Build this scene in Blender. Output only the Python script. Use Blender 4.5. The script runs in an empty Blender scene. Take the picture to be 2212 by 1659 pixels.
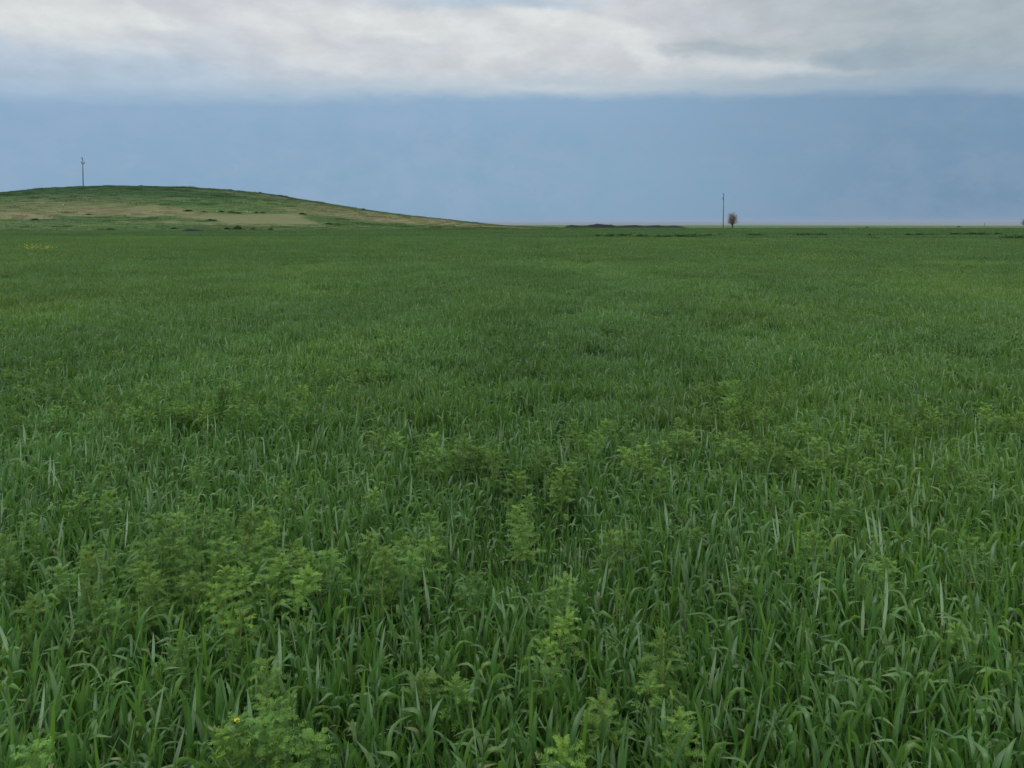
import bpy, math, random
import numpy as np
from mathutils import Vector, Matrix

rng = np.random.default_rng(7)
random.seed(7)
S = bpy.context.scene
COL = S.collection
R = math.radians

# ------------------------------------------------------------------ camera
CAMZ = 1.9
F = 1662.0                     # focal length in pixels of a 2212 px wide view
PCY = 541.0                    # row of the optical axis: the frame is shifted down from it
PITCH = math.atan((PCY - 480.0) / F)
cam_d = bpy.data.cameras.new("camera")
cam_d.sensor_width = 36.0
cam_d.lens = 36.0 * F / 2212.0
cam_d.shift_y = -(829.5 - PCY) / 2212.0
cam_d.clip_start = 0.05
cam_d.clip_end = 40000
cam = bpy.data.objects.new("camera", cam_d)
COL.objects.link(cam)
cam.location = (0, 0, CAMZ)
cam.rotation_euler = (math.pi / 2 - PITCH, 0, 0)
S.camera = cam


def ray(px, py):
    rx, ry = (px - 1106.0) / F, (PCY - py) / F
    cp, sp = math.cos(PITCH), math.sin(PITCH)
    return np.array((rx, cp + ry * sp, -sp + ry * cp))


def at(px, py, z=0.0):
    d = ray(px, py)
    t = (z - CAMZ) / d[2]
    return d[0] * t, d[1] * t


def at_y(px, py, Y):
    d = ray(px, py)
    t = Y / d[1]
    return d[0] * t, CAMZ + d[2] * t


def azel(px, py):
    d = ray(px, py)
    d = d / np.linalg.norm(d)
    return math.degrees(math.atan2(d[0], d[1])), math.degrees(math.asin(d[2]))


# ------------------------------------------------------------------ noise
def vnoise(x, y, scale, seed):
    x = np.asarray(x, float) / scale
    y = np.asarray(y, float) / scale
    xi, yi = np.floor(x).astype(np.int64), np.floor(y).astype(np.int64)
    fx, fy = x - xi, y - yi
    fx, fy = fx * fx * (3 - 2 * fx), fy * fy * (3 - 2 * fy)

    def h(a, b):
        n = (a * 374761393 + b * 668265263 + seed * 974634777) & 0x7FFFFFFF
        n = ((n ^ (n >> 13)) * 1274126177) & 0x7FFFFFFF
        n = (n ^ (n >> 16)) & 0xFFFF
        return n / 65535.0
    a, b, c, d = h(xi, yi), h(xi + 1, yi), h(xi, yi + 1), h(xi + 1, yi + 1)
    return (a * (1 - fx) + b * fx) * (1 - fy) + (c * (1 - fx) + d * fx) * fy


def fbm(x, y, scale, seed, oct=3):
    v, a, tot = 0.0, 1.0, 0.0
    for k in range(oct):
        v = v + a * vnoise(x, y, scale / (2 ** k), seed + 17 * k)
        tot += a
        a *= 0.5
    return v / tot


def sstep(a, b, v):
    t = np.clip((np.asarray(v, float) - a) / (b - a), 0, 1)
    return t * t * (3 - 2 * t)


# ------------------------------------------------------------------ mesh accumulator
class Acc:
    def __init__(self):
        self.v, self.q, self.t, self.c, self.qm, self.tm, self.n = [], [], [], [], [], [], 0

    def add(self, v, quads=None, tris=None, col=None, mat=0):
        v = np.asarray(v, float)
        if quads is not None and len(quads):
            self.q.append(np.asarray(quads, np.int64) + self.n)
            self.qm.append(np.full(len(quads), mat))
        if tris is not None and len(tris):
            self.t.append(np.asarray(tris, np.int64) + self.n)
            self.tm.append(np.full(len(tris), mat))
        if col is None:
            col = np.zeros((len(v), 4))
        self.v.append(v)
        self.c.append(np.asarray(col, float))
        self.n += len(v)

    def merge(self, o, offset=(0, 0, 0), rot=0.0, scale=1.0, tilt=None):
        V = np.concatenate(o.v)
        c, s = math.cos(rot), math.sin(rot)
        M = np.array(((c, -s, 0), (s, c, 0), (0, 0, 1.0)))
        if tilt is not None:
            M = np.array(Matrix.Rotation(tilt[0], 3, 'X') @ Matrix.Rotation(tilt[1], 3, 'Y')) @ M
        V = V @ M.T * scale + np.asarray(offset)
        Q = np.concatenate(o.q) if o.q else None
        T = np.concatenate(o.t) if o.t else None
        n0 = self.n
        if Q is not None:
            self.q.append(Q + n0)
            self.qm.append(np.concatenate(o.qm))
        if T is not None:
            self.t.append(T + n0)
            self.tm.append(np.concatenate(o.tm))
        self.v.append(V)
        self.c.append(np.concatenate(o.c))
        self.n += len(V)

    def mesh(self, name, mats, smooth=True, extra=None):
        me = bpy.data.meshes.new(name)
        V = np.concatenate(self.v)
        C = np.concatenate(self.c)
        Q = np.concatenate(self.q) if self.q else np.zeros((0, 4), np.int64)
        T = np.concatenate(self.t) if self.t else np.zeros((0, 3), np.int64)
        qm = np.concatenate(self.qm) if self.qm else np.zeros(0)
        tm = np.concatenate(self.tm) if self.tm else np.zeros(0)
        nl = Q.size + T.size
        me.vertices.add(len(V))
        me.vertices.foreach_set("co", V.astype(np.float32).ravel())
        me.loops.add(nl)
        me.loops.foreach_set("vertex_index", np.concatenate([Q.ravel(), T.ravel()]).astype(np.int32))
        me.polygons.add(len(Q) + len(T))
        tot = np.concatenate([np.full(len(Q), 4), np.full(len(T), 3)]).astype(np.int32)
        st = np.concatenate([[0], np.cumsum(tot)[:-1]]).astype(np.int32) if len(tot) else np.zeros(0, np.int32)
        me.polygons.foreach_set("loop_start", st)
        me.polygons.foreach_set("material_index", np.concatenate([qm, tm]).astype(np.int32))
        me.polygons.foreach_set("use_smooth", np.full(len(tot), smooth))
        for m in mats:
            me.materials.append(m)
        a = me.attributes.new("leaf", 'FLOAT_COLOR', 'POINT')
        a.data.foreach_set("color", C.astype(np.float32).ravel())
        if extra:
            for k, (ty, fld, arr) in extra.items():
                a = me.attributes.new(k, ty, 'POINT')
                a.data.foreach_set(fld, np.asarray(arr).ravel())
        me.update(calc_edges=True)
        me.validate()
        return me


def ob(name, me, parent=None, **props):
    o = bpy.data.objects.new(name, me)
    COL.objects.link(o)
    if parent:
        o.parent = parent
    for k, v in props.items():
        o[k] = v
    return o


def tube(acc, pts, radii, n=6, mat=0, col=None, cap=True):
    pts = [np.asarray(p, float) for p in pts]
    V = []
    for i, p in enumerate(pts):
        a = pts[max(i - 1, 0)]
        b = pts[min(i + 1, len(pts) - 1)]
        t = (b - a) / (np.linalg.norm(b - a) + 1e-9)
        u = np.cross(t, (1, 0, 0) if abs(t[0]) < 0.8 else (0, 1, 0))
        u /= np.linalg.norm(u)
        w = np.cross(t, u)
        for k in range(n):
            an = 2 * math.pi * k / n
            V.append(p + radii[i] * (math.cos(an) * u + math.sin(an) * w))
    Q = [(i * n + k, i * n + (k + 1) % n, (i + 1) * n + (k + 1) % n, (i + 1) * n + k)
         for i in range(len(pts) - 1) for k in range(n)]
    T = []
    if cap:
        V.append(pts[-1] + 0)
        e = len(V) - 1
        b = (len(pts) - 1) * n
        T = [(b + k, b + (k + 1) % n, e) for k in range(n)]
    c = np.zeros((len(V), 4)) if col is None else np.tile(col, (len(V), 1))
    acc.add(V, Q, T, c, mat)


# ------------------------------------------------------------------ node helper
class NT:
    def __init__(self, tree):
        self.t = tree
        self.n = tree.nodes
        self.l = tree.links

    def node(self, ty, **kw):
        n = self.n.new(ty)
        for k, v in kw.items():
            setattr(n, k, v)
        return n

    def put(self, sock, v):
        if isinstance(v, bpy.types.NodeSocket):
            self.l.new(v, sock)
        else:
            if isinstance(v, (tuple, list)) and len(v) == 3 and sock.type == 'RGBA':
                v = (*v, 1)
            sock.default_value = v

    def m(self, op, a, b=0.0, c=0.0, clamp=False):
        n = self.node('ShaderNodeMath', operation=op, use_clamp=clamp)
        self.put(n.inputs[0], a)
        self.put(n.inputs[1], b)
        self.put(n.inputs[2], c)
        return n.outputs[0]

    def ss(self, v, a, b, lo=0.0, hi=1.0):
        n = self.node('ShaderNodeMapRange', interpolation_type='SMOOTHSTEP')
        self.put(n.inputs[0], v)
        for i, q in zip((1, 2, 3, 4), (a, b, lo, hi)):
            self.put(n.inputs[i], q)
        return n.outputs[0]

    def mix(self, f, a, b, blend='MIX'):
        n = self.node('ShaderNodeMix', data_type='RGBA', blend_type=blend)
        self.put(n.inputs[0], f)
        self.put(n.inputs[6], a)
        self.put(n.inputs[7], b)
        return n.outputs[2]

    def noise(self, vec, scale, detail=3.0, rough=0.5):
        n = self.node('ShaderNodeTexNoise')
        if vec is not None:
            self.put(n.inputs['Vector'], vec)
        n.inputs['Scale'].default_value = scale
        n.inputs['Detail'].default_value = detail
        n.inputs['Roughness'].default_value = rough
        return n.outputs

    def comb(self, x, y, z):
        n = self.node('ShaderNodeCombineXYZ')
        for i, q in enumerate((x, y, z)):
            self.put(n.inputs[i], q)
        return n.outputs[0]


def new_mat(name):
    m = bpy.data.materials.new(name)
    m.use_nodes = True
    N = NT(m.node_tree)
    p = m.node_tree.nodes['Principled BSDF']
    return m, N, p


def lin(r, g, b):
    f = lambda c: c / 12.92 if c <= 0.04045 else ((c + 0.055) / 1.055) ** 2.4
    return tuple(f(c / 255.0) for c in (r, g, b))


# ------------------------------------------------------------------ materials
def leaf_material(name, blue, yellow, glow, trans=0.3, rough=0.42, spec=0.5, dead=None, inst=True, tip=0.25, wax_glint=0.0):
    """Leaf: colour from plant tint (r = yellowness, g = brightness) and from the leaf (r = along, g = own random, b = across)."""
    m, N, p = new_mat(name)
    at_ = N.node('ShaderNodeAttribute', attribute_type='GEOMETRY', attribute_name='leaf')
    sp = N.node('ShaderNodeSeparateColor')
    N.l.new(at_.outputs['Color'], sp.inputs[0])
    along, own, across = sp.outputs
    if inst:
        ti = N.node('ShaderNodeAttribute', attribute_type='INSTANCER', attribute_name='tint')
        st = N.node('ShaderNodeSeparateColor')
        N.l.new(ti.outputs['Color'], st.inputs[0])
        ty, tb, td = st.outputs
    else:
        oi = N.node('ShaderNodeObjectInfo')
        ty = oi.outputs['Random']
        tb = N.m('FRACT', N.m('MULTIPLY', oi.outputs['Random'], 17.3))
        td = 0.0
    f = N.m('ADD', N.m('MULTIPLY', ty, 0.75), N.m('MULTIPLY', N.m('SUBTRACT', own, 0.5), 0.75), clamp=True)
    c = N.mix(f, blue, yellow)
    if wax_glint:                                             # glaucous coat with pale sky glints painted in, on the blade's upper side
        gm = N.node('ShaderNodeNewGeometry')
        c = N.mix(N.m('MULTIPLY', N.m('MULTIPLY', at_.outputs['Alpha'], N.m('SUBTRACT', 1.0, gm.outputs['Backfacing'])), N.m('ADD', 0.06, N.m('MULTIPLY', N.m('POWER', N.m('FRACT', N.m('MULTIPLY', own, 5.13)), 2.5), wax_glint))), c, (0.39, 0.50, 0.38))
    # lower sheaths paler, tips a little yellower
    c = N.mix(N.m('MULTIPLY', N.m('POWER', along, 3.0), tip), c, yellow)
    br = N.m('MULTIPLY', N.m('ADD', N.m('MULTIPLY', tb, 0.7), 0.65),
             N.m('ADD', N.m('MULTIPLY', N.m('FRACT', N.m('MULTIPLY', own, 7.31)), 0.5), 0.75))
    n = N.node('ShaderNodeVectorMath', operation='SCALE')
    N.put(n.inputs[0], c)
    N.put(n.inputs['Scale'], br)
    c = n.outputs[0]
    if dead:
        c = N.mix(N.ss(td, 0.1, 0.9), c, dead)
        # now and then one withered leaf
        c = N.mix(N.m('MULTIPLY', N.m('GREATER_THAN', N.m('FRACT', N.m('MULTIPLY', own, 3.77)), 0.9985), 0.5), c, dead)
    # pale midrib line
    rib = N.ss(N.m('ABSOLUTE', N.m('SUBTRACT', across, 0.5)), 0.0, 0.09, 0.22, 0.0)
    c = N.mix(rib, c, tuple(min(1, q * 2.2) for q in yellow))
    N.put(p.inputs['Base Color'], c)
    p.inputs['Roughness'].default_value = rough
    p.inputs['Specular IOR Level'].default_value = spec
    tr = N.node('ShaderNodeBsdfTranslucent')
    N.put(tr.inputs['Color'], N.mix(0.55, c, glow))
    mx = N.node('ShaderNodeMixShader')
    mx.inputs[0].default_value = trans
    N.l.new(p.outputs[0], mx.inputs[1])
    N.l.new(tr.outputs[0], mx.inputs[2])
    out = m.node_tree.nodes['Material Output']
    N.l.new(mx.outputs[0], out.inputs['Surface'])
    return m


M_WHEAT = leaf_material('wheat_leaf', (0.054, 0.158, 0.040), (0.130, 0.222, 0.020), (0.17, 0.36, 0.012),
                        trans=0.38, rough=0.33, spec=0.7, dead=(0.30, 0.25, 0.12), wax_glint=0.9)
M_FAR = leaf_material('meadow_leaf', (0.065, 0.140, 0.060), (0.100, 0.165, 0.050), (0.09, 0.24, 0.02),
                      trans=0.30, rough=0.6, spec=0.3, dead=(0.30, 0.25, 0.12))
M_WEED = leaf_material('weed_foliage', (0.110, 0.236, 0.052), (0.172, 0.282, 0.042), (0.20, 0.36, 0.04),
                       trans=0.32, rough=0.6, spec=0.25, inst=False, tip=0.3)
M_WEEDI = leaf_material('weed_cover_foliage', (0.085, 0.170, 0.048), (0.130, 0.215, 0.042), (0.14, 0.28, 0.03),
                        trans=0.3, rough=0.6, spec=0.25, inst=True, tip=0.3)
M_HILLG = leaf_material('hill_grass_blade', (0.042, 0.094, 0.034), (0.092, 0.142, 0.042), (0.09, 0.2, 0.03),
                        trans=0.2, rough=0.7, spec=0.2, dead=(0.185, 0.16, 0.085))
M_TUSS = leaf_material('tussock_blade', (0.060, 0.135, 0.045), (0.085, 0.160, 0.045), (0.05, 0.12, 0.02),
                       trans=0.2, rough=0.6, spec=0.25, inst=False)


def simple(name, col, rough=0.8, var=0.25, scale=8.0, spec=0.3):
    m, N, p = new_mat(name)
    tc = N.node('ShaderNodeTexCoord')
    n = N.noise(tc.outputs['Object'], scale, 5, 0.6)
    lo = tuple(c * (1 - var) for c in col)
    hi = tuple(min(1, c * (1 + var)) for c in col)
    N.put(p.inputs['Base Color'], N.mix(n[0], lo, hi))
    p.inputs['Roughness'].default_value = rough
    p.inputs['Specular IOR Level'].default_value = spec
    return m


M_STEM = simple('weed_stem', (0.17, 0.23, 0.08), 0.6)
M_YELLOW = simple('yellow_petal', (0.60, 0.55, 0.05), 0.6, 0.2, 60)
M_BUD = simple('yellow_green_bud', (0.30, 0.33, 0.04), 0.6, 0.3, 60)
M_POLE = simple('weathered_pole', (0.105, 0.10, 0.10), 0.85, 0.3, 3)
M_IRON = simple('dark_iron', (0.05, 0.05, 0.055), 0.6, 0.3, 9)
M_GLASSY = simple('dark_insulator', (0.05, 0.055, 0.06), 0.25, 0.2, 9, 0.5)
M_BARK = simple('grey_bark', (0.075, 0.065, 0.055), 0.9, 0.3, 6)
M_TWIG = simple('brown_twig', (0.33, 0.275, 0.22), 0.9, 0.35, 3)
M_HEAP = simple('dark_earth', (0.010, 0.017, 0.021), 0.95, 0.5, 0.8)
M_STONE = simple('pale_stone', (0.45, 0.42, 0.36), 0.9, 0.2, 3)
M_POST = simple('grey_post', (0.16, 0.15, 0.14), 0.9, 0.3, 5)

# ------------------------------------------------------------------ hill form
_prof = [(-900, 489), (-500, 478), (-300, 465), (-120, 445), (0, 428), (100, 413), (183, 405), (300, 403), (450, 408), (560, 418),
         (620, 428), (700, 441), (800, 457), (900, 469), (1000, 480), (1060, 486), (1120, 491), (1300, 494)]
CREST = 240.0
_px = np.array([at_y(a, b, CREST) for a, b in _prof])
_xs = np.linspace(-420, 60, 481)
_zs = np.interp(_xs, _px[:, 0], _px[:, 1])
_k = np.exp(-0.5 * (np.arange(-12, 13) / 5.0) ** 2)
_zs = np.convolve(np.pad(_zs, 12, mode='edge'), _k / _k.sum(), mode='valid')


def hill_z(x, y):
    x = np.asarray(x, float)
    y = np.asarray(y, float)
    H = np.interp(x, _xs, _zs)
    half = np.where(y < CREST, 92.0, 120.0)
    s = np.clip(np.abs(y - CREST) / half, 0, 1)
    c = 0.5 * (1 + np.cos(math.pi * s))
    c = np.where(y < CREST, c ** 0.85, c)
    n = (fbm(x, y, 22, 5) - 0.5) * 0.7 + (vnoise(x, y, 2.6, 9) - 0.5) * 0.28
    return H * c + n * c - 0.22 * (1 - c)


def hill_hit(px, py):
    d = ray(px, py)
    o = np.array((0, 0, CAMZ))
    for Y in np.arange(146, CREST + 20, 0.5):
        p = o + d * (Y / d[1])
        if p[2] <= float(hill_z(p[0], p[1])):
            return float(p[0]), float(p[1])
    return float(d[0] * CREST / d[1]), CREST


# dry patches on the hill: centre, half length, half depth, strength
_dry = []
for px, py, rx, ry, st in [(20, 466, 13, 5, 1.0), (70, 470, 10, 3, 0.8), (60, 448, 26, 6, 0.55), (150, 447, 22, 7, 0.6), (250, 453, 26, 7, 0.7),
                           (340, 460, 22, 6, 0.75), (400, 462, 18, 4, 0.6), (330, 466, 28, 2.5, 0.8), (470, 485, 22, 2, 0.6), (600, 487, 18, 2.2, 0.6),
                           (720, 462, 16, 9, 0.5), (780, 470, 20, 8, 0.6), (860, 476, 22, 9, 0.75), (940, 482, 24, 12, 0.95), (1020, 487, 20, 12, 0.9), (880, 470, 26, 14, 0.8), (980, 482, 24, 14, 0.85), (800, 462, 22, 10, 0.75), (740, 455, 18, 5, 0.6),
                           (520, 420, 16, 4, 0.35), (660, 436, 18, 5, 0.4), (740, 450, 22, 6, 0.45), (820, 463, 20, 8, 0.5), (120, 428, 30, 6, 0.25)]:
    _dry.append((*hill_hit(px, py), rx, ry, st))
_rect = [hill_hit(*q) for q in [(432, 463), (648, 464), (700, 486), (480, 483)]]


def in_quad(x, y, quad):
    d = np.full(np.shape(x), 9e9)
    n = len(quad)
    area = sum(quad[i][0] * quad[(i + 1) % n][1] - quad[(i + 1) % n][0] * quad[i][1] for i in range(n))
    sg = 1 if area > 0 else -1
    for i in range(n):
        (ax, ay), (bx, by) = quad[i], quad[(i + 1) % n]
        L = math.hypot(bx - ax, by - ay)
        d = np.minimum(d, sg * ((bx - ax) * (y - ay) - (by - ay) * (x - ax)) / L)
    return d


def hill_dry(x, y):
    x = np.asarray(x, float)
    y = np.asarray(y, float)
    wx = x + (fbm(x, y, 12, 31) - 0.5) * 14
    wy = y + (fbm(x, y, 9, 37) - 0.5) * 7
    d = np.zeros(np.shape(x))
    for cx, cy, rx, ry, st in _dry:
        r = np.sqrt(((wx - cx) / rx) ** 2 + ((wy - cy) / ry) ** 2)
        d = np.maximum(d, st * (1 - sstep(0.55, 1.25, r)))
    d = d * (0.55 + 0.7 * fbm(x * 0.5, y, 4, 41))
    d = np.maximum(d, 0.62 * sstep(-1.5, 2.0, in_quad(x, y, _rect) + (fbm(x, y, 5, 47) - 0.5) * 3) * (0.8 + 0.4 * fbm(x * 0.5, y, 5, 49)))
    return np.clip(d + 0.25 * sstep(0.62, 0.8, fbm(x * 0.4, y, 7, 43)), 0, 1)


def hill_light(x, y):
    """0 dark lush green, 1 lighter green"""
    z = hill_z(x, y)
    top = sstep(6.5, 9.5, z)
    return np.clip(0.80 - 0.85 * top + (fbm(np.asarray(x) * 0.35, y, 6, 51) - 0.5) * 1.3, 0, 1)


# ------------------------------------------------------------------ ground
def build_ground():
    xs = np.unique(np.concatenate([np.linspace(-60, 60, 61), np.geomspace(60, 16000, 36), -np.geomspace(60, 16000, 36)]))
    ys = np.unique(np.concatenate([np.linspace(-30, 100, 66), np.geomspace(100, 20000, 50), -np.geomspace(30, 5000, 12)]))
    X, Y = np.meshgrid(xs, ys)
    Z = np.where(np.hypot(X, Y) < 120, (fbm(X, Y, 7, 3) - 0.5) * 0.06, 0.0)
    nx, ny = len(xs), len(ys)
    V = np.stack([X.ravel(), Y.ravel(), Z.ravel()], 1)
    i = np.arange(nx * ny).reshape(ny, nx)
    Q = np.stack([i[:-1, :-1].ravel(), i[:-1, 1:].ravel(), i[1:, 1:].ravel(), i[1:, :-1].ravel()], 1)
    m, N, p = new_mat('soil_and_plain')
    geo = N.node('ShaderNodeNewGeometry')
    sx = N.node('ShaderNodeSeparateXYZ')
    N.l.new(geo.outputs['Position'], sx.inputs[0])
    x, y, z = sx.outputs
    dist = N.m('SQRT', N.m('ADD', N.m('MULTIPLY', x, x), N.m('MULTIPLY', y, y)))
    n1 = N.noise(geo.outputs['Position'], 6.0, 6, 0.65)
    n2 = N.noise(N.comb(N.m('MULTIPLY', x, 0.02), N.m('MULTIPLY', y, 0.06), 0.0), 1.0, 4, 0.6)
    n3 = N.noise(geo.outputs['Position'], 0.35, 4, 0.6)
    soil = N.mix(n1[0], (0.035, 0.026, 0.016), (0.085, 0.066, 0.042))
    meadow = N.mix(n3[0], (0.060, 0.118, 0.045), (0.100, 0.160, 0.058))
    meadow = N.mix(N.ss(n2[0], 0.45, 0.75), meadow, (0.075, 0.135, 0.050))
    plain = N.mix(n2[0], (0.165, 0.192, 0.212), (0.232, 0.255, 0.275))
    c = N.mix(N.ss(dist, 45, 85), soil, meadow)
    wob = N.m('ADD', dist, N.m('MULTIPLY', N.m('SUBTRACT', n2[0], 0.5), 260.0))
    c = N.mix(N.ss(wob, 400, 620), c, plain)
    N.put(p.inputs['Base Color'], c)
    p.inputs['Roughness'].default_value = 0.95
    p.inputs['Specular IOR Level'].default_value = 0.1
    a = Acc()
    a.add(V, Q)
    return ob('ground', a.mesh('ground', [m]), kind='structure')


build_ground()


def build_hill():
    xs = np.arange(-330, 31, 1.0)
    ys = np.arange(142, 366, 1.0)
    X, Y = np.meshgrid(xs, ys)
    Z = hill_z(X, Y)
    nx, ny = len(xs), len(ys)
    V = np.stack([X.ravel(), Y.ravel(), Z.ravel()], 1)
    i = np.arange(nx * ny).reshape(ny, nx)
    Q = np.stack([i[:-1, :-1].ravel(), i[:-1, 1:].ravel(), i[1:, 1:].ravel(), i[1:, :-1].ravel()], 1)
    D = hill_dry(V[:, 0], V[:, 1])
    L = hill_light(V[:, 0], V[:, 1])
    C = np.stack([D, L, np.zeros(len(D)), np.ones(len(D))], 1)
    m, N, p = new_mat('hill_turf')
    at_ = N.node('ShaderNodeAttribute', attribute_type='GEOMETRY', attribute_name='leaf')
    sp = N.node('ShaderNodeSeparateColor')
    N.l.new(at_.outputs['Color'], sp.inputs[0])
    geo = N.node('ShaderNodeNewGeometry')
    mp = N.node('ShaderNodeMapping')
    mp.inputs['Scale'].default_value = (0.4, 1.0, 1.0)
    N.l.new(geo.outputs['Position'], mp.inputs[0])
    n = N.noise(mp.outputs[0], 0.9, 5, 0.65)
    g = N.mix(sp.outputs[1], (0.034, 0.082, 0.034), (0.088, 0.142, 0.048))
    d = N.mix(n[0], (0.128, 0.120, 0.062), (0.220, 0.198, 0.108))
    f = N.m('ADD', sp.outputs[0], N.m('MULTIPLY', N.m('SUBTRACT', n[0], 0.5), 0.5), clamp=True)
    N.put(p.inputs['Base Color'], N.mix(f, g, d))
    p.inputs['Roughness'].default_value = 0.95
    p.inputs['Specular IOR Level'].default_value = 0.1
    a = Acc()
    a.add(V, Q, col=C)
    return ob('hill', a.mesh('hill', [m]), kind='structure')


build_hill()


# ------------------------------------------------------------------ leaf ribbons
def ribbon(acc, base, az, L, W, th0, th1, n=8, p=1.5, kink=None, twist=0.0, cross=2, fold=0.25, own=0.5, wp=0.22, bend=0.0, bloom_glint=1.0):
    s = np.linspace(0, 1, n + 1)
    th = th0 + (th1 - th0) * s ** p
    if kink:
        th = th + kink[1] * sstep(kink[0] - 0.07, kink[0] + 0.07, s)
    thm = 0.5 * (th[1:] + th[:-1])
    r = np.concatenate([[0], np.cumsum(np.sin(thm) * L / n)])
    z = np.concatenate([[0], np.cumsum(np.cos(thm) * L / n)])
    azs = az + bend * s
    ca, sa = np.cos(azs), np.sin(azs)
    P = np.stack([base[0] + r * ca, base[1] + r * sa, base[2] + z], 1)
    T = np.stack([np.sin(th) * ca, np.sin(th) * sa, np.cos(th)], 1)
    side = np.stack([-sa, ca, np.zeros(n + 1)], 1)
    nor = np.cross(T, side)
    tw = twist * s
    sd = side * np.cos(tw)[:, None] + nor * np.sin(tw)[:, None]
    nn = np.cross(T, sd)
    w = W * np.where(s < wp, 0.62 + 0.38 * s / wp, 1 - np.clip((s - wp) / (1 - wp), 0, 1) ** 2.1)
    w = np.maximum(w, W * 0.02)[:, None] * 0.5
    if cross == 2:
        V = np.stack([P - sd * w, P + nn * w * fold * 2, P + sd * w], 1).reshape(-1, 3)
        k = 3
        ac = np.tile([0.0, 0.5, 1.0], n + 1)
    else:
        V = np.stack([P - sd * w, P + sd * w], 1).reshape(-1, 3)
        k = 2
        ac = np.tile([0.15, 0.85], n + 1)
    i = np.arange(n)[:, None] * k
    Q = np.concatenate([np.concatenate([i + j, i + j + 1, i + k + j + 1, i + k + j], 1) for j in range(k - 1)])
    C = np.stack([np.repeat(s, k), np.full((n + 1) * k, own), ac, np.full((n + 1) * k, bloom_glint)], 1)
    acc.add(V, Q, col=C)


def tiller(acc, ox, oy, n=8, cross=2, nl=(4, 6), wmul=1.0, H=1.0, stem=True, bloom_glint=1.0):

    hs = rng.uniform(0.26, 0.36) * H
    lean = rng.normal(0, 0.05, 2)
    phi = rng.uniform(0, 6.28)
    k = rng.integers(nl[0], nl[1] + 1)
    if stem:
        tube(acc, [(ox, oy, 0), (ox + lean[0] * hs * .5, oy + lean[1] * hs * .5, hs * .5), (ox + lean[0] * hs, oy + lean[1] * hs, hs)],
             [0.0026, 0.0026, 0.002], n=4, col=(0.1, 0.6, 0.2, 1), cap=False)
    for j in range(k):
        f = (j + 1) / k
        hz = hs * (0.25 + 0.75 * f)
        b = (ox + lean[0] * hz, oy + lean[1] * hz, hz)
        az = phi + math.pi * j + rng.normal(0, 0.45)
        L = rng.uniform(0.10, 0.195) * (1.05 - 0.15 * abs(f - 0.7)) * H
        W = rng.uniform(0.0100, 0.0180) * wmul
        top = j >= k - 2
        th0 = rng.uniform(0.05, 0.3) if top else rng.uniform(0.2, 0.55)
        u = rng.random()
        kink = None
        if u < 0.58:                                  # upright blade
            th1 = th0 + rng.uniform(0.05, 0.5)
            p = 1.5
        elif u < 0.76:                                # arching over
            th1 = rng.uniform(0.9, 2.1)
            p = rng.uniform(1.3, 2.6)
        else:                                         # bent tip
            th1 = th0 + rng.uniform(0.1, 0.5)
            kink = (rng.uniform(0.4, 0.75), rng.uniform(1.0, 1.9))
            p = 1.3
        ribbon(acc, b, az, L, W, th0, th1, n=n, p=p, kink=kink, twist=rng.normal(0, 0.9), cross=cross, fold=rng.uniform(0.08, 0.3),
               own=rng.random(), wp=rng.uniform(0.2, 0.5), bend=rng.normal(0, 0.3), bloom_glint=bloom_glint)


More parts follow.
